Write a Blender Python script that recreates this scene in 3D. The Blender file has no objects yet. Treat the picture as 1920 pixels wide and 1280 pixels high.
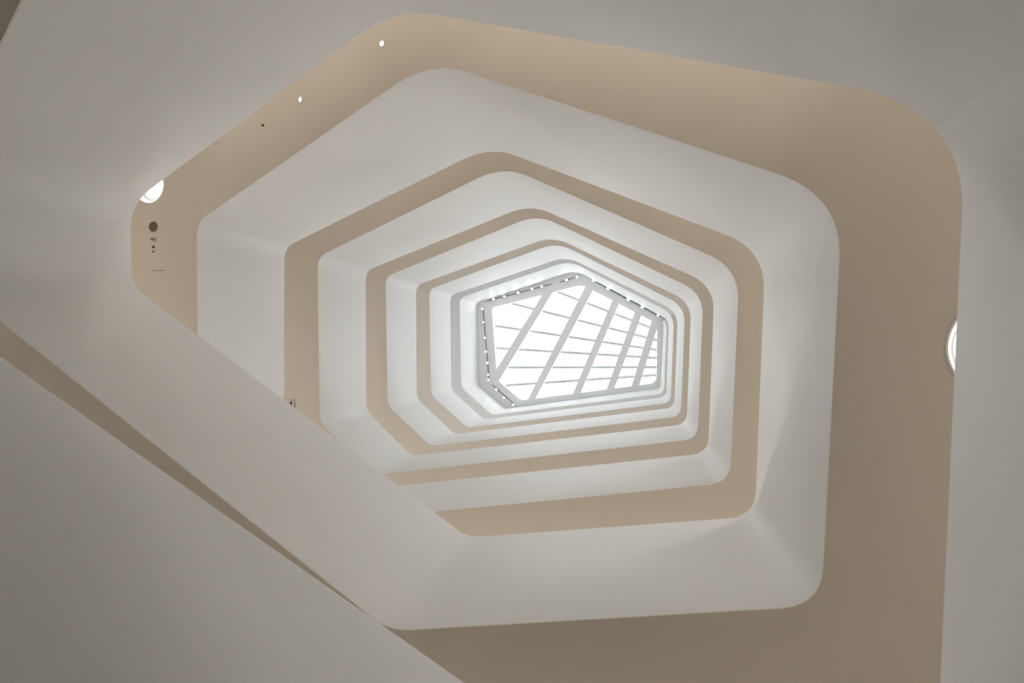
import bpy, bmesh, math
from mathutils import Vector, Matrix
from mathutils.bvhtree import BVHTree

# ------------------------------------------------------------------ camera
P = 4.5                                   # rise of the spiral per turn, metres
F, VX, VY = 1080.0, 1179.4137, 649.3744    # focal length in pixels (1920 wide) and zenith direction
zc = Vector(((VX-960)/F, -(VY-640)/F, -1)).normalized()
xc = (Vector((1, 0, 0)) - zc*zc.x).normalized()
yc = zc.cross(xc)
MR = Matrix((xc, yc, zc))                 # camera axes -> world axes
scene = bpy.context.scene
col = scene.collection
cam = bpy.data.cameras.new('camera')
cam.sensor_width = 36.0
cam.lens = 36.0*F/1920.0
cam.clip_start = 0.05
cam.clip_end = 300
camo = bpy.data.objects.new('camera', cam)
col.objects.link(camo)
camo.matrix_world = MR.to_4x4()
scene.camera = camo

# ------------------------------------------------------------------ sky, exposure
SKY = 4.0
world = bpy.data.worlds.new('sky')
scene.world = world
world.use_nodes = True
bg = world.node_tree.nodes['Background']
bg.inputs[0].default_value = (0.91, 0.955, 1.0, 1)
bg.inputs[1].default_value = SKY
vs = scene.view_settings
vs.view_transform = 'Standard'
vs.look = 'None'
vs.gamma = 1.0
vs.exposure = 0.0
vs.use_curve_mapping = False
scene.cycles.max_bounces = 7
scene.cycles.diffuse_bounces = 6
scene.cycles.glossy_bounces = 2
scene.cycles.adaptive_threshold = 0.08
scene.cycles.transparent_max_bounces = 16
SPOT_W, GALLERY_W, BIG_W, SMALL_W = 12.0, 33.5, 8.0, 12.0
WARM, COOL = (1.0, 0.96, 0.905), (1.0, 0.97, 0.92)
PURE = (0.95, 0.97, 1.0)                  # the added fill lights turn whiter in the upper galleries

def light(name, kind, loc, energy, color, rot=(0, 0, 0), **kw):
    l = bpy.data.lights.new(name, kind)
    l.energy = energy
    l.color = color
    for k, v in kw.items():
        setattr(l, k, v)
    o = bpy.data.objects.new(name, l)
    col.objects.link(o)
    o.location = loc
    o.rotation_euler = rot
    return o

# ------------------------------------------------------------------ materials
def mat(name, rgb, rough=0.6, bump=0.0, scale=6.0, vary=0.0, metal=0.0):
    m = bpy.data.materials.new(name)
    m.use_nodes = True
    nt = m.node_tree
    b = nt.nodes['Principled BSDF']
    b.inputs['Roughness'].default_value = rough
    b.inputs['Metallic'].default_value = metal
    b.inputs['Specular IOR Level'].default_value = 0.25
    tc = nt.nodes.new('ShaderNodeTexCoord')
    ns = nt.nodes.new('ShaderNodeTexNoise')
    ns.inputs['Scale'].default_value = scale
    ns.inputs['Detail'].default_value = 3
    nt.links.new(tc.outputs['Object'], ns.inputs['Vector'])
    mx = nt.nodes.new('ShaderNodeMix')
    mx.data_type = 'RGBA'
    mx.inputs['A'].default_value = (*[c*(1-vary) for c in rgb], 1)
    mx.inputs['B'].default_value = (*[min(1, c*(1+vary)) for c in rgb], 1)
    nt.links.new(ns.outputs['Fac'], mx.inputs['Factor'])
    nt.links.new(mx.outputs['Result'], b.inputs['Base Color'])
    if bump:
        bp_ = nt.nodes.new('ShaderNodeBump')
        bp_.inputs['Strength'].default_value = bump
        bp_.inputs['Distance'].default_value = 0.01
        nt.links.new(ns.outputs['Fac'], bp_.inputs['Height'])
        nt.links.new(bp_.outputs['Normal'], b.inputs['Normal'])
    return m

def emit(name, rgb, strength):
    m = bpy.data.materials.new(name)
    m.use_nodes = True
    nt = m.node_tree
    nt.nodes.remove(nt.nodes['Principled BSDF'])
    e = nt.nodes.new('ShaderNodeEmission')
    e.inputs[0].default_value = (*rgb, 1)
    e.inputs[1].default_value = strength
    nt.links.new(e.outputs[0], nt.nodes['Material Output'].inputs[0])
    return m

M_WHITE = mat('white_plaster', (0.80, 0.795, 0.785), 0.55, vary=0.012, scale=0.5)
M_SOFFIT = mat('beige_soffit_paint', (0.74, 0.665, 0.57), 0.6, vary=0.012, scale=0.5)
M_SOFFIT_TOP = mat('pale_beige_soffit', (0.77, 0.715, 0.64), 0.6, vary=0.012, scale=0.5)  # greyer tint, a step between the beige and the ceiling grey
M_CEIL = mat('grey_white_ceiling', (0.92, 0.92, 0.92), 0.6, vary=0.01, scale=0.5)
M_FLOOR = mat('light_wood_floor', (0.50, 0.47, 0.435), 0.4, vary=0.08, scale=3)
M_LOBBY = mat('dark_stone_floor', (0.11, 0.10, 0.09), 0.35, vary=0.05, scale=1.5)  # lobby floor out of view, darkened so less light bounces up
M_STEEL = mat('white_painted_steel', (0.92, 0.92, 0.92), 0.4, vary=0.01)
M_BAR = mat('grey_aluminium_bar', (0.66, 0.68, 0.68), 0.4, vary=0.01)
M_TRACK = mat('dark_track_slot', (0.05, 0.05, 0.05), 0.6, vary=0.05)
M_TRIM = mat('white_lamp_trim', (0.86, 0.85, 0.84), 0.35, vary=0.01)
M_GRILLE = mat('dark_speaker_grille', (0.16, 0.13, 0.10), 0.7, vary=0.1, bump=0.4, scale=60)
M_DARK = mat('dark_metal', (0.06, 0.05, 0.045), 0.5, vary=0.05)
M_PALE = mat('pale_plastic', (0.55, 0.50, 0.44), 0.4, vary=0.02)
M_LAMP = emit('lamp_lens_light', (1.0, 0.97, 0.93), 18)
M_LAMPBIG = emit('lamp_diffuser_light', (1.0, 0.97, 0.94), 1.25)
M_SPOT = emit('spotlight_lens_light', (1.0, 0.98, 0.95), 30)
# glazing: clear pane with a faint cool tint and a reflective skin
M_GLASS = bpy.data.materials.new('clear_glazing')
M_GLASS.use_nodes = True
nt = M_GLASS.node_tree
nt.nodes.remove(nt.nodes['Principled BSDF'])
tr = nt.nodes.new('ShaderNodeBsdfTransparent'); tr.inputs[0].default_value = (0.95, 0.97, 0.97, 1)
gl = nt.nodes.new('ShaderNodeBsdfGlossy'); gl.inputs['Roughness'].default_value = 0.1
ms = nt.nodes.new('ShaderNodeMixShader'); ms.inputs[0].default_value = 0.05
nt.links.new(tr.outputs[0], ms.inputs[1]); nt.links.new(gl.outputs[0], ms.inputs[2])
nt.links.new(ms.outputs[0], nt.nodes['Material Output'].inputs[0])

# ------------------------------------------------------------------ helpers
def obj(name, verts, faces, m, parent=None, smooth=None):
    me = bpy.data.meshes.new(name)
    me.from_pydata([tuple(v) for v in verts], [], faces)
    me.update()
    bm = bmesh.new(); bm.from_mesh(me)
    bmesh.ops.recalc_face_normals(bm, faces=bm.faces)
    bm.to_mesh(me); bm.free()
    if smooth is not None:
        me.polygons.foreach_set('use_smooth', [True]*len(me.polygons))
        me.set_sharp_from_angle(angle=math.radians(smooth))
    me.materials.append(m)
    o = bpy.data.objects.new(name, me)
    col.objects.link(o)
    if parent is not None:
        o.parent = parent
    return o

def empty(name, loc=(0, 0, 0)):
    o = bpy.data.objects.new(name, None)
    col.objects.link(o)
    o.location = loc
    return o

def tag(o, label=None, cat=None, group=None, kind=None):
    if label: o['label'] = label
    if cat: o['category'] = cat
    if group: o['group'] = group
    if kind: o['kind'] = kind
    return o

def ray(u, v):
    return (MR @ Vector(((u-960)/F, -(v-640)/F, -1))).normalized()

def at(u, v, z):
    """plan point (in turns-of-rise units) seen at a picture point, at height z"""
    d = ray(u, v)
    return (d.x*z/d.z, d.y*z/d.z)

# ------------------------------------------------------------------ the spiral, in units of P
XY = {'BL': (-1.4646, 0.7500), 'LB': (-1.8333, 0.4577), 'LT': (-1.8569, -0.5430),
      'T': (-0.5650, -0.8347), 'RT': (0.3818, -0.2753), 'RB': (0.3540, 0.4881)}
HT = {'BL': 1.7548, 'LB': 1.8284, 'LT': 1.8635, 'T': 1.3406, 'RT': 0.7661, 'RB': 0.7822}
HB = {'BL': 2.1372, 'LB': 2.1841, 'LT': 2.1936, 'T': 1.5894, 'RT': 1.1442, 'RB': 1.1812}
SET = {'BL': 0.05, 'LB': 0.06, 'LT': 0.075, 'T': 0.145, 'RT': 0.115, 'RB': 0.075}
OVER = {('BL', 5): (-0.494, 0.596), ('LB', 5): (-1.816, -0.229),
        ('BL', 6): (0.0, 0.568), ('LB', 6): (-1.75, -0.351)}
OVER_ZB = {('BL', 5): 1.135, ('LB', 5): 1.168, ('LT', 5): 1.255, ('T', 5): 0.62}
GROUND = -1.5/P
RING = 6.9
W = 0.75
WT = 0.045                                  # parapet thickness
seq = [('T', 0), ('RT', 0), ('RB', 0)]
for k in range(1, 7):
    seq += [('BL', k), ('LB', k), ('LT', k), ('T', k), ('RT', k), ('RB', k)]
seq = seq[:-1]                             # ends at RT6, on the ground

class V5:
    """path sample: plan x,y; outward nx,ny (mitred); zt top; zb bottom"""
    __slots__ = ('x', 'y', 'nx', 'ny', 'zt', 'zb')

def vert_of(c, k):
    x, y = OVER.get((c, k), XY[c])
    return [x, y, HT[c]+5-k, max(OVER_ZB.get((c, k), HB[c]+4-k), GROUND)]

def fillet(cs, sets, n=10, closed=False, fill=(), mids=None):
    """round the corners of a polyline (any dimension) with quadratic arcs; fill adds samples along the straights"""
    out = []
    N = len(cs)
    for i in range(N):
        if not closed and i in (0, N-1):
            blk = [list(cs[i])]
        else:
            a, b, c = cs[i-1], cs[i], cs[(i+1) % N]
            la = math.hypot(b[0]-a[0], b[1]-a[1]); lb = math.hypot(c[0]-b[0], c[1]-b[1])
            fa = min(sets[i][0]/la, 0.48); fb = min(sets[i][1]/lb, 0.48)
            p0 = [q+(r-q)*fa for q, r in zip(b, a)]
            p2 = [q+(r-q)*fb for q, r in zip(b, c)]
            blk = []
            for j in range(n+1):
                t = j/n
                blk.append([(1-t)**2*u+2*t*(1-t)*v+t*t*w for u, v, w in zip(p0, b, p2)])
        if out:
            e = out[-1]
            out += [[u+(v-u)*t for u, v in zip(e, blk[0])] for t in fill]
        if mids is not None: mids.append(len(out)+len(blk)//2)
        out += blk
    return out

def setback(c, k):
    if (c, k) == ('LT', 5): return (0.09, 0.17)
    if (c, k) == ('BL', 5): return (0.05, 0.04)
    return (SET[c], SET[c])

def normals(path, closed=False):
    out = []
    N = len(path)
    for i in range(N):
        a = path[i-1] if (i > 0 or closed) else path[i]
        b = path[(i+1) % N] if (i < N-1 or closed) else path[i]
        d0 = Vector((path[i][0]-a[0], path[i][1]-a[1])); d1 = Vector((b[0]-path[i][0], b[1]-path[i][1]))
        if d0.length < 1e-9: d0 = d1
        if d1.length < 1e-9: d1 = d0
        d0.normalize(); d1.normalize()
        n0 = Vector((-d0.y, d0.x)); n1 = Vector((-d1.y, d1.x))
        n = n0+n1
        n = n/max(0.3, n.dot(n0))
        out.append(n)
    return out

FILL = (0.02, 0.06, 0.2, 0.4, 0.6, 0.8, 0.94, 0.98)
corners = [vert_of(c, k) for c, k in seq]
sets = [setback(c, k) for c, k in seq]
idx = []                                   # sample index of the middle of each corner
path = fillet(corners, sets, 12, fill=FILL, mids=idx)
nrm = normals(path)
# make sure "out" points away from the middle of the well
if nrm[0].x*0.8 + nrm[0].y*0 < 0:
    nrm = [-n for n in nrm]
def strip(name, prof, ii, m, parent, smooth=35, flat_z=None):
    """sweep a closed profile [(offset, f(sample)->z), ...] along samples ii"""
    vs_, fs = [], []
    n = len(prof)
    for s in ii:
        p, q = path[s], nrm[s]
        for o, zf in prof:
            vs_.append(((p[0]+q.x*o)*P, (p[1]+q.y*o)*P, zf(p)*P))
    for a in range(len(ii)-1):
        for j in range(n):
            j2 = (j+1) % n
            fs.append((a*n+j, a*n+j2, (a+1)*n+j2, (a+1)*n+j))
    fs.append(tuple(range(n)))
    fs.append(tuple((len(ii)-1)*n+j for j in reversed(range(n))))
    return obj(name, vs_, fs, m, parent, smooth)

zt = lambda d: (lambda p: p[2]+d)
zb = lambda d: (lambda p: p[3]+d)
TH = 0.004
def parapet_profile():
    return [(0, zb(TH)), (0, zt(-0.016)), (0.004, zt(-0.006)), (0.014, zt(0)), (WT-0.014, zt(0)), (WT, zt(-0.012)),
            (WT, zb(TH))]
soffits = {}
LAB = ['thin white gallery parapet band second in from the glass roof',
       'white gallery parapet band third from the glass roof, with grey-beige soffit',
       'white gallery parapet band fourth from the glass roof, with narrow beige soffit',
       'white gallery parapet band fifth from the glass roof, immediately behind the diagonal flank',
       'broad white gallery parapet band with diagonal lower flank, second nearest the viewer',
       'nearest and largest white gallery parapet, filling the corners of the view']
for j in range(6):
    i0 = idx[seq.index(('RT', j))]
    i1 = idx[seq.index(('RT', j+1))]
    ii = list(range(i0, i1+1))
    root = empty('spiral_gallery')
    tag(root, LAB[j], 'balcony', 'galleries winding round the atrium')
    strip('parapet', parapet_profile(), ii, M_WHITE, root)
    soffits[j] = strip('soffit', [(0, zb(0)), (0, zb(TH)), (W, zb(TH)), (W, zb(0))], ii, M_SOFFIT_TOP if j == 0 else M_SOFFIT, root)
    strip('gallery_floor', [(WT, zt(-0.25)), (W, zt(-0.25)), (W, zt(-0.28)), (WT, zt(-0.28))], ii, M_FLOOR, root)

# topmost wall band: from its soffit up to the roof ceiling, one turn
i0, i1 = idx[seq.index(('RT', 0))], idx[seq.index(('RT', 1))]
root = empty('roof_gallery')
tag(root, 'innermost white wall band directly under the glass roof, with grey soffit', 'balcony', 'galleries winding round the atrium')
lowp = [path[s] for s in range(i0, i1+1)]
lown = nrm[i0:i1+1]
# its upper edge against the ceiling; the wall leans a little, and steps back at the upper right corner
top_px = [(1229, 590), (1243, 602), (1238, 727), (949.3, 765.7), (898, 721.4), (895, 568), (1079.6, 507), (1252, 599), (1250, 660)]
top_set = [0, .028, .075, .05, .06, .085, .14, .06, 0]
tm = []
topc = fillet([list(at(u, v, RING)) for u, v in top_px], [(q, q) for q in top_set], 12, fill=FILL, mids=tm)
topc = topc[tm[1]:tm[7]+1]
nt_, nb = len(lowp), 2
vs_, fs = [], []
for p, n, q in zip(lowp, lown, topc):
    for (x, y, z) in ((p[0], p[1], p[3]+1+TH), (q[0], q[1], RING+0.02), (q[0]+n.x*WT, q[1]+n.y*WT, RING+0.02), (p[0]+n.x*WT, p[1]+n.y*WT, p[3]+1+TH)):
        vs_.append((x*P, y*P, z*P))
for a_ in range(nt_-1):
    for j in range(4):
        fs.append((a_*4+j, a_*4+(j+1) % 4, (a_+1)*4+(j+1) % 4, (a_+1)*4+j))
fs += [(0, 1, 2, 3), tuple((nt_-1)*4+j for j in (3, 2, 1, 0))]
obj('wall_band', vs_, fs, M_WHITE, root, 35)
zb1 = lambda d: (lambda p: p[3]+1+d)
strip('soffit', [(0, zb1(0)), (0, zb1(TH)), (W, zb1(TH)), (W, zb1(0))], list(range(i0, i1+1)), M_CEIL, root)
# end wall closing the topmost gallery at the upper right corner
p, n = path[i0], nrm[i0]
tg = Vector((-n.y, n.x)).normalized()*0.03
vs_ = [((p[0]+n.x*o+tg.x*e)*P, (p[1]+n.y*o+tg.y*e)*P, z*P) for z in (p[2]-0.25, p[3]+1) for o, e in ((0.03, -1), (W, -1), (W, 1), (0.03, 1))]
obj('end_wall', vs_, [(0, 1, 2, 3), (4, 5, 6, 7), (0, 1, 5, 4), (1, 2, 6, 5), (2, 3, 7, 6), (3, 0, 4, 7)], M_WHITE, root)

# ------------------------------------------------------------------ shell: outer wall, lobby floor, roof ceiling
hexa = [XY[c] for c in ('BL', 'LB', 'LT', 'T', 'RT', 'RB')]
cx = sum(p[0] for p in hexa)/6; cy = sum(p[1] for p in hexa)/6
hn = normals([list(p) for p in hexa], True)
sg = 1 if (hn[0].x*(hexa[0][0]-cx)+hn[0].y*(hexa[0][1]-cy)) > 0 else -1
outer = [(p[0]+sg*n.x*(W+0.06), p[1]+sg*n.y*(W+0.06)) for p, n in zip(hexa, hn)]
zlo, zhi = GROUND, RING+0.02
names = ['lower_left', 'left', 'upper_left', 'upper_right', 'right', 'lower']
for i in range(6):
    a, b = outer[i], outer[(i+1) % 6]
    d = Vector((b[0]-a[0], b[1]-a[1])).normalized()
    n = Vector((d.y, -d.x))
    if n.x*(a[0]-cx)+n.y*(a[1]-cy) < 0: n = -n
    q = [(a[0], a[1]), (b[0], b[1]), (b[0]+n.x*0.06, b[1]+n.y*0.06), (a[0]+n.x*0.06, a[1]+n.y*0.06)]
    vs_ = [(x*P, y*P, zlo*P) for x, y in q]+[(x*P, y*P, zhi*P) for x, y in q]
    w = obj('wall_'+names[i], vs_, [(0, 1, 2, 3), (4, 5, 6, 7), (0, 1, 5, 4), (1, 2, 6, 5), (2, 3, 7, 6), (3, 0, 4, 7)], M_WHITE)
    tag(w, kind='structure')
big = [(cx+(p[0]-cx)*1.08, cy+(p[1]-cy)*1.08) for p in outer]
fl = obj('floor', [(x*P, y*P, (GROUND-0.02)*P) for x, y in big]+[(x*P, y*P, GROUND*P) for x, y in big],
         [tuple(range(6)), tuple(range(6, 12))]+[(i, (i+1) % 6, (i+1) % 6+6, i+6) for i in range(6)], M_LOBBY)
tag(fl, kind='structure')

# roof ceiling: a flat ring between the outer walls and the glazed opening
inner_px = [(922, 577, 7, 7), (932, 712, 5, 8), (977, 750.5, 9, 9), (1231, 718, 14, 12), (1232.6, 607, 2, 3), (1092, 533.5, 10, 14)]
inner = fillet([list(at(u, v, RING)) for u, v, _, _ in inner_px], [(a/155.0, b/155.0) for _, _, a, b in inner_px], 6, True)
ctr = at(1090, 640, RING)
def ring_mesh(name, inn, out, z0, z1, m, parent=None):
    n = len(inn)
    vs_ = []
    for z in (z0, z1):
        for lp in (inn, out):
            vs_ += [(x*P, y*P, z*P) for x, y in lp]
    f = []
    for i in range(n):
        j = (i+1) % n
        f += [(i, j, n+j, n+i), (2*n+i, 2*n+j, 3*n+j, 3*n+i), (i, j, 2*n+j, 2*n+i), (n+i, n+j, 3*n+j, 3*n+i)]
    return obj(name, vs_, f, m, parent, 30)
def radial(lp, poly):
    """for each loop point, the point where its ray from ctr leaves the polygon"""
    out = []
    for x, y in lp:
        d = Vector((x-ctr[0], y-ctr[1])).normalized()
        best = 1e9
        for i in range(len(poly)):
            a = Vector(poly[i]); e = Vector(poly[(i+1) % len(poly)])-a
            den = d.x*e.y-d.y*e.x
            if abs(den) < 1e-9: continue
            w = a-Vector(ctr)
            t = (w.x*e.y-w.y*e.x)/den; s = (w.x*d.y-w.y*d.x)/den
            if t > 0 and -1e-6 <= s <= 1+1e-6: best = min(best, t)
        out.append((ctr[0]+d.x*best, ctr[1]+d.y*best))
    return out
CURB = 0.10
ceil = ring_mesh('ceiling', inner, radial(inner, big), RING, RING+CURB, M_CEIL)
tag(ceil, 'flat pale grey ceiling ring framing the glass roof', kind='structure')

# ------------------------------------------------------------------ skylight
sky_o = empty('window_1')
tag(sky_o, 'six sided glass roof light crossed by five slanting white beams', kind='structure')
ZG = RING+CURB+0.02
beam_px = [[(1015, 555.6), (1035, 549.5), (936.5, 712), (931, 692)],
           [(1099, 534), (1112, 543.5), (1004.6, 745), (990, 748)],
           [(1148.5, 562), (1160, 570), (1089, 735), (1074, 738)],
           [(1190, 585), (1202, 593), (1152.5, 727), (1137, 730)],
           [(1222, 601), (1231.5, 618), (1199, 721), (1184, 724)]]
beam_mid = []
for q in beam_px:
    a, b, c, d = [Vector(at(u, v, RING)) for u, v in q]
    top, bot = (a+b)/2, (c+d)/2
    ax = (top-bot).normalized()
    ext = 0.10
    a2, b2, c2, d2 = a+ax*ext, b+ax*ext, c-ax*ext, d-ax*ext
    beam_mid.append((bot, top, a, b, c, d))
    z0, z1 = RING-0.003, RING+CURB
    vs_ = [(p.x*P, p.y*P, z*P) for z in (z0, z1) for p in (a2, b2, c2, d2)]
    obj('beam', vs_, [(0, 1, 2, 3), (4, 5, 6, 7), (0, 1, 5, 4), (1, 2, 6, 5), (2, 3, 7, 6), (3, 0, 4, 7)], M_STEEL, sky_o)
# glazing bars (on the glass, above the beams), each piece between two beams
bar_px = [((1040, 545), (1222, 615)), ((945, 565), (1233, 638)), ((924, 610), (1233, 656)),
          ((926, 652), (1233, 671)), ((926, 688.7), (1233, 688)), ((945, 722.5), (1233, 702.5))]
bars = [(Vector(at(*a, ZG)), Vector(at(*b, ZG))) for a, b in bar_px]
def isect(p, r, q, s):
    den = r.x*s.y-r.y*s.x
    w = q-p
    return (w.x*s.y-w.y*s.x)/den
BW = 0.015
for a, b in bars:
    d = b-a
    nrm2 = Vector((-d.y, d.x)).normalized()*BW
    ts = [0.0]
    for bot, top, *_ in beam_mid:
        t = isect(a, d, bot, top-bot)
        ts.append(t)
    ts.append(1.0)
    ts = [max(0, min(1, t)) for t in ts]
    for t0, t1 in zip(ts[:-1], ts[1:]):
        if t1-t0 < 0.015: continue
        p, q = a+d*(t0+0.002), a+d*(t1-0.002)
        cs = [p+nrm2, q+nrm2, q-nrm2, p-nrm2]
        vs_ = [(c.x*P, c.y*P, z*P) for z in (ZG-0.028, ZG-0.002) for c in cs]
        obj('glazing_bar', vs_, [(0, 1, 2, 3), (4, 5, 6, 7), (0, 1, 5, 4), (1, 2, 6, 5), (2, 3, 7, 6), (3, 0, 4, 7)], M_BAR, sky_o)
# panes: the opening cut along beams and bars
def clip(poly, p, d, sign):
    out = []
    def side(v): return sign*(d.x*(v.y-p.y)-d.y*(v.x-p.x))
    for i in range(len(poly)):
        a, b = poly[i], poly[(i+1) % len(poly)]
        sa, sb = side(a), side(b)
        if sa >= 0: out.append(a)
        if sa*sb < 0: out.append(a+(b-a)*(sa/(sa-sb)))
    return out
cells = [[Vector((ctr[0]+(x-ctr[0])*1.03, ctr[1]+(y-ctr[1])*1.03)) for x, y in inner]]
cuts = [(bot, top-bot) for bot, top, *_ in beam_mid]+[(a, b-a) for a, b in bars]
for p, d in cuts:
    nxt = []
    for c in cells:
        for s in (1, -1):
            q = clip(c, p, d, s)
            if len(q) >= 3:
                ar = abs(sum(q[i].x*q[(i+1) % len(q)].y-q[(i+1) % len(q)].x*q[i].y for i in range(len(q))))/2
                if ar > 2e-4: nxt.append(q)
    cells = nxt
for c in cells:
    m_ = sum(c, Vector((0, 0)))/len(c)
    c = [m_+(v-m_)*0.992 for v in c]
    n = len(c)
    vs_ = [(v.x*P, v.y*P, z*P) for z in (ZG, ZG+0.006) for v in c]
    obj('pane', vs_, [tuple(range(n)), tuple(range(n, 2*n))]+[(i, (i+1) % n, n+(i+1) % n, n+i) for i in range(n)], M_GLASS, sky_o)
# portal over the opening so the sky light is sampled well
xs = [p[0] for p in inner]; ys = [p[1] for p in inner]
po = light('sky_portal', 'AREA', ((min(xs)+max(xs))/2*P, (min(ys)+max(ys))/2*P, (ZG+0.05)*P), 1, (1, 1, 1),
           shape='RECTANGLE', size=(max(xs)-min(xs))*P*1.04, size_y=(max(ys)-min(ys))*P*1.04)
po.data.cycles.is_portal = True

# ------------------------------------------------------------------ ceiling track lights
def lathe(name, prof, n, m, parent=None, smooth=40):
    """profile [(r, z), ...] from open end to open end; r=0 closes"""
    vs_, fs, rows = [], [], []
    for r, z in prof:
        if r < 1e-6:
            rows.append([len(vs_)]); vs_.append((0, 0, z))
        else:
            rows.append(list(range(len(vs_), len(vs_)+n)))
            vs_ += [(r*math.cos(2*math.pi*i/n), r*math.sin(2*math.pi*i/n), z) for i in range(n)]
    for a, b in zip(rows[:-1], rows[1:]):
        for i in range(n):
            j = (i+1) % n
            if len(a) == 1 and len(b) == 1: continue
            if len(a) == 1: fs.append((a[0], b[i], b[j]))
            elif len(b) == 1: fs.append((a[i], a[j], b[0]))
            else: fs.append((a[i], a[j], b[j], b[i]))
    return obj(name, vs_, fs, m, parent, smooth)

tracks = [((914, 564), (1034, 532.5), 'on the upper left of the ceiling ring'),
          ((1050, 529), (1079, 519.5), 'short one at the peak of the ceiling ring'),
          ((1119.2, 529.5), (1239, 594.5), 'on the upper right of the ceiling ring'),
          ((906, 581), (917, 708), 'on the left of the ceiling ring'),
          ((923, 721), (966, 759), 'on the lower left of the ceiling ring')]
for a, b, w in tracks:
    A, B = Vector(at(*a, RING)), Vector(at(*b, RING))
    mid = (A+B)/2
    root = empty('lighting_track', (mid.x*P, mid.y*P, RING*P))
    tag(root, 'thin dark lighting track '+w, 'lighting track', 'lighting tracks under the glass roof')
    d = (B-A); L = d.length/2*P; ang = math.atan2(d.y, d.x)
    hw = 0.011
    rail = obj('rail', [(x, y, z) for z in (-0.04, -0.002) for x, y in ((-L, -hw), (L, -hw), (L, hw), (-L, hw))],
               [(0, 1, 2, 3), (4, 5, 6, 7), (0, 1, 5, 4), (1, 2, 6, 5), (2, 3, 7, 6), (3, 0, 4, 7)], M_TRACK, root)
    rail.rotation_euler.z = ang
spots = [(926, 561, 'upper left', 1), (946, 556, 'upper left', .7), (972, 549, 'upper left', 1), (998, 542, 'upper left', 1), (1016, 537, 'upper left', 1),
         (1062.5, 525, 'peak', 1), (1082, 520, 'peak', .9),
         (1113, 526, 'upper right', 1), (1140, 541, 'upper right', 1.4), (1178, 561.5, 'upper right', 1.4), (1204, 575.7, 'upper right', 1.3), (1233.5, 591.3, 'upper right', .6),
         (905, 579, 'left', .6), (907, 604, 'left', .5), (910, 633, 'left', .5), (912, 659, 'left', .5), (914.5, 680, 'left', .8), (916, 702, 'left', .5), (916.5, 711.5, 'left', .4),
         (931, 730, 'lower left', .7), (945.5, 745, 'lower left', .5), (963, 758, 'lower left', .5)]
first = {}
cnt = {}
ORDN = ['first', 'second', 'third', 'fourth', 'fifth', 'sixth', 'seventh']
FROM = {'upper left': 'from the left end of the upper left track', 'peak': 'from the left on the short track at the peak',
        'upper right': 'from the peak along the upper right track', 'left': 'from the top of the left track', 'lower left': 'from the top of the lower left track'}
for u, v, side, s in spots:
    x, y = at(u, v, RING-0.02)
    k = cnt.get(side, 0); cnt[side] = k+1
    root = empty('track_spotlight', (x*P, y*P, RING*P))
    tag(root, 'white glowing spotlight, '+ORDN[k]+' '+FROM[side], 'spotlight', 'spotlights on the tracks under the roof')
    key = round(s, 1)
    if key not in first:
        r = 0.035+0.032*s
        bo = lathe('housing', [(0, -0.042), (r*0.5, -0.042), (r, -0.09), (r, -0.2), (r*0.86, -0.2), (r*0.8, -0.17), (0, -0.17)], 20, M_TRIM, root)
        le = lathe('lens', [(0, -0.185), (r*0.8, -0.182), (r*0.8, -0.176), (0, -0.176)], 20, M_SPOT, root)
        first[key] = (bo.data, le.data)
    else:
        for nm, me in zip(('housing', 'lens'), first[key]):
            o = bpy.data.objects.new(nm, me); col.objects.link(o); o.parent = root
    light('spotlight_beam', 'SPOT', (x*P, y*P, RING*P-0.24), SPOT_W*s, COOL, spot_size=math.radians(110), spot_blend=1.0, shadow_soft_size=0.12)

# ------------------------------------------------------------------ fittings in the beige soffits
bv = {}
UP = [None]                                # tilt of the soffit last hit
def fitting(name, pt):
    o = empty(name, pt)
    o.rotation_mode = 'QUATERNION'
    o.rotation_quaternion = UP[0]
    return o
def hit(u, v):
    """point on the soffit seen at a picture point"""
    d = ray(u, v); best = None
    for j, so in soffits.items():
        if j not in bv:
            bv[j] = BVHTree.FromPolygons([vv.co.copy() for vv in so.data.vertices], [tuple(p.vertices) for p in so.data.polygons])
        h = bv[j].ray_cast(Vector((0, 0, 0)), d)
        if h[0] is not None and h[0].z > 2.5 and h[0].z < 16 and (best is None or h[3] < best[1]):
            best = (h[0], h[3], j, h[1])
    n = best[3] if best[3].z > 0 else -best[3]
    UP[0] = Vector((0, 0, 1)).rotation_difference(n)
    return best[0], best[2]

def bore(j, loc, r):
    """cut a round hole through a soffit plate"""
    so = soffits[j]
    cut = lathe('cutter', [(0, -0.3), (r, -0.3), (r, 0.3), (0, 0.3)], 48, M_TRIM, None, None)
    cut.location = loc
    md = so.modifiers.new('bore', 'BOOLEAN'); md.object = cut; md.operation = 'DIFFERENCE'; md.solver = 'EXACT'
    bpy.context.view_layer.update()
    dg = bpy.context.evaluated_depsgraph_get()
    me = bpy.data.meshes.new_from_object(so.evaluated_get(dg))
    so.modifiers.clear()
    so.data = me
    bpy.data.objects.remove(cut)

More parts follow.
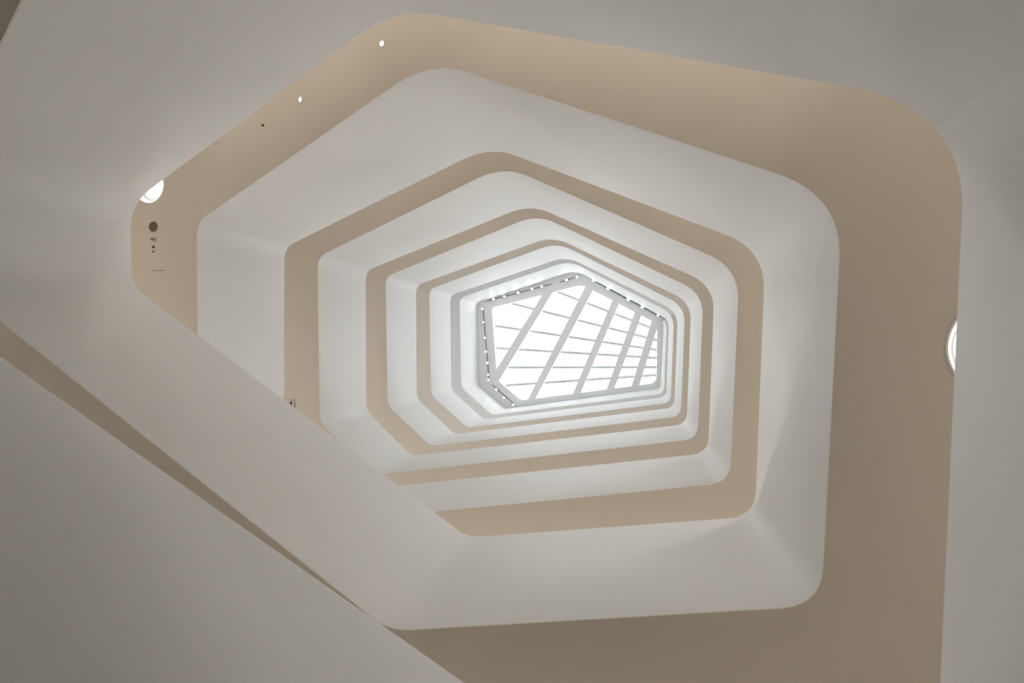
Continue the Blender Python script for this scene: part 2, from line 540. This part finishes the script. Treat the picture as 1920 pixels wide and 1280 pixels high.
big_lamps = [(280, 347, 0.355, 'large round recessed downlight half hidden behind the left parapet corner'),
             (1879, 651, 0.385, 'large round recessed downlight mostly hidden behind the right parapet')]
small_lamps = [(716.5, 82, 'small bright downlight nearer the top bend of the beige soffit'),
               (563.5, 187, 'small bright downlight midway along the upper left beige soffit')]
holes = []
for u, v, r, lab in big_lamps:
    pt, j = hit(u, v)
    holes.append((j, pt, r))
    root = fitting('recessed_downlight', pt)
    tag(root, lab, 'downlight', 'large recessed downlights')
    lathe('trim_ring', [(r*0.99, 0.004), (r*0.99, -0.012), (r*1.035, -0.012), (r*1.035, -0.001)], 48, M_TRIM, root)
    lathe('reflector', [(r*0.985, 0.0), (r*0.97, 0.02), (r*0.74, 0.115), (r*0.72, 0.115), (r*0.72, 0.13), (r*0.78, 0.13), (r*1.0, 0.03), (r*1.0, 0.0), (r*0.985, 0)], 48, M_TRIM, root)
    lathe('diffuser', [(0, 0.105), (r*0.74, 0.112), (r*0.74, 0.12), (0, 0.12)], 48, M_LAMPBIG, root)
    light('downlight_glow', 'AREA', pt+Vector((0, 0, 0.09)), BIG_W, COOL, shape='DISK', size=r*1.4)
for u, v, lab in small_lamps:
    pt, j = hit(u, v)
    root = fitting('downlight', pt)
    tag(root, lab, 'downlight', 'small downlights in the upper left soffit')
    lathe('trim_ring', [(0.032, -0.001), (0.034, -0.010), (0.046, -0.010), (0.050, -0.001)], 28, M_TRIM, root)
    lathe('lens', [(0, -0.008), (0.031, -0.006), (0.031, -0.001), (0, -0.001)], 24, M_LAMP, root)
    light('downlight_glow', 'SPOT', pt-Vector((0, 0, 0.03)), SMALL_W, COOL, spot_size=math.radians(120), spot_blend=0.8, shadow_soft_size=0.05)
# left fittings: round speaker, sprinkler, sensors, slot diffuser
pt, j = hit(288, 425)
root = fitting('ceiling_speaker', pt)
tag(root, 'dark round speaker grille flush in the left beige soffit', 'speaker')
lathe('grille', [(0, -0.012), (0.097, -0.010), (0.102, -0.004), (0.102, -0.001)], 36, M_GRILLE, root)
lathe('rim', [(0.101, -0.001), (0.101, -0.013), (0.106, -0.013), (0.108, -0.001)], 36, M_PALE, root)
pt, j = hit(289.5, 449)
root = fitting('sprinkler_head', pt)
tag(root, 'small sprinkler head with pale cover plate below the dark speaker', 'sprinkler')
lathe('cover_plate', [(0, -0.010), (0.045, -0.008), (0.05, -0.001)], 24, M_PALE, root)
lathe('deflector', [(0, -0.075), (0.020, -0.072), (0.020, -0.066), (0.006, -0.06), (0.006, -0.008)], 16, M_DARK, root)
for a in (0, math.pi):
    o = lathe('arm', [(0.004, -0.065), (0.004, -0.008)], 8, M_DARK, root)
    o.location = (0.015*math.cos(a), 0.015*math.sin(a), 0)
for (u, v, r, m_, nm, lab) in [(288, 463, 0.019, M_DARK, 'smoke_sensor', 'tiny dark round sensor under the sprinkler in the left soffit'),
                               (288, 471.5, 0.015, M_GRILLE, 'smoke_sensor', 'tiny faint brown sensor lowest of the fittings in the left soffit'),
                               (494, 235, 0.017, M_DARK, 'smoke_sensor', 'lone tiny dark sensor on the upper left beige soffit')]:
    pt, j = hit(u, v)
    root = fitting(nm, pt)
    tag(root, lab, 'sensor')
    lathe('base', [(0, -0.006), (r*1.25, -0.006), (r*1.3, 0.0)], 20, M_PALE if m_ is M_GRILLE else m_, root)
    lathe('head', [(0, -0.034), (r*0.7, -0.032), (r, -0.018), (r, -0.005)], 20, m_, root)
pt, j = hit(298, 507)
root = fitting('slot_diffuser', pt)
tag(root, 'thin straight air slot in the left beige soffit', 'vent')
for nm, m_, x0, x1, w_, z_ in (('frame', M_SOFFIT, -0.145, 0.145, 0.014, -0.006), ('slot', M_GRILLE, -0.14, 0.14, 0.005, -0.007)):
    obj(nm, [(x, y, z) for z in (z_, 0.0) for x, y in ((x0, -w_), (x1, -w_), (x1, w_), (x0, w_))],
        [(0, 1, 2, 3), (4, 5, 6, 7), (0, 1, 5, 4), (1, 2, 6, 5), (2, 3, 7, 6), (3, 0, 4, 7)], m_, root)
# two thin slots and a dark sensor in the soffit behind the diagonal flank
for (u0, v0, u1, v1, lab) in [(546.3, 748, 546.8, 775, 'thin dark slot in beige soffit just above the diagonal flank, left of a pair'),
                              (552.4, 747.5, 553.8, 780, 'thin dark slot in beige soffit just above the diagonal flank, right of a pair')]:
    A, _ = hit(u0, v0); B, _ = hit(u1, v1)
    root = fitting('slot_diffuser', (A+B)/2)
    tag(root, lab, 'vent', 'pair of slots above the diagonal flank')
    d = B-A; hl = d.length/2; q = Matrix.Rotation(math.atan2(d.y, d.x), 4, 'Z')
    for nm, m_, w_, z_ in (('frame', M_PALE, 0.012, -0.008), ('slot', M_DARK, 0.007, -0.010)):
        o = obj(nm, [(x, y, z) for z in (z_, -0.001) for x, y in ((-hl, -w_), (hl, -w_), (hl, w_), (-hl, w_))],
                [(0, 1, 2, 3), (4, 5, 6, 7), (0, 1, 5, 4), (1, 2, 6, 5), (2, 3, 7, 6), (3, 0, 4, 7)], m_, root)
        o.rotation_euler.z = math.atan2(d.y, d.x)
pt, j = hit(546, 755.5)
root = fitting('smoke_sensor', pt)
tag(root, 'small dark sensor peeking over the diagonal flank beside two slots', 'sensor')
lathe('base', [(0, -0.012), (0.032, -0.012), (0.034, -0.001)], 20, M_DARK, root)
lathe('head', [(0, -0.05), (0.018, -0.046), (0.024, -0.03), (0.024, -0.01)], 20, M_DARK, root)
for j, pt, r in holes:
    bore(j, pt, r)

# ------------------------------------------------------------------ gallery fill: unseen lights without fittings, added to brighten soffits and parapets
def fill_share(z):  # power of the added fill by height, setting each level's brightness
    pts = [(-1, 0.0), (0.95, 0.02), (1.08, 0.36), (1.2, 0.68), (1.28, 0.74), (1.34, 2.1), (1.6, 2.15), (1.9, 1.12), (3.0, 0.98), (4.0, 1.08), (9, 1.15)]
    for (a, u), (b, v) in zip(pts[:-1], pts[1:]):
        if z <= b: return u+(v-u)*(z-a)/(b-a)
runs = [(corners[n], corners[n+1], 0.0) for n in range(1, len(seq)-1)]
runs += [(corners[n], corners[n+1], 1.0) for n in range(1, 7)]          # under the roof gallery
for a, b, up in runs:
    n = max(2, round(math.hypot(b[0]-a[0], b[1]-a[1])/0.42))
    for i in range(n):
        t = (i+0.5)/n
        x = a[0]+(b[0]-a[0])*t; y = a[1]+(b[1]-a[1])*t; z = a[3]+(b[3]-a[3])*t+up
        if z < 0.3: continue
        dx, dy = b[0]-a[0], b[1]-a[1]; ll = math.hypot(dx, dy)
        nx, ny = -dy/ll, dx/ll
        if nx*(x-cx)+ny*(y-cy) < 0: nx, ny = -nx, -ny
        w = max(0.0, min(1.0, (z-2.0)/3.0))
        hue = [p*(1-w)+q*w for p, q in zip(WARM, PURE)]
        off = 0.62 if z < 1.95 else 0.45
        light('gallery_fill', 'AREA', ((x+nx*off)*P, (y+ny*off)*P, z*P-0.05), GALLERY_W*fill_share(z)*(0.75 if up else 1), hue, shape='DISK', size=0.7)
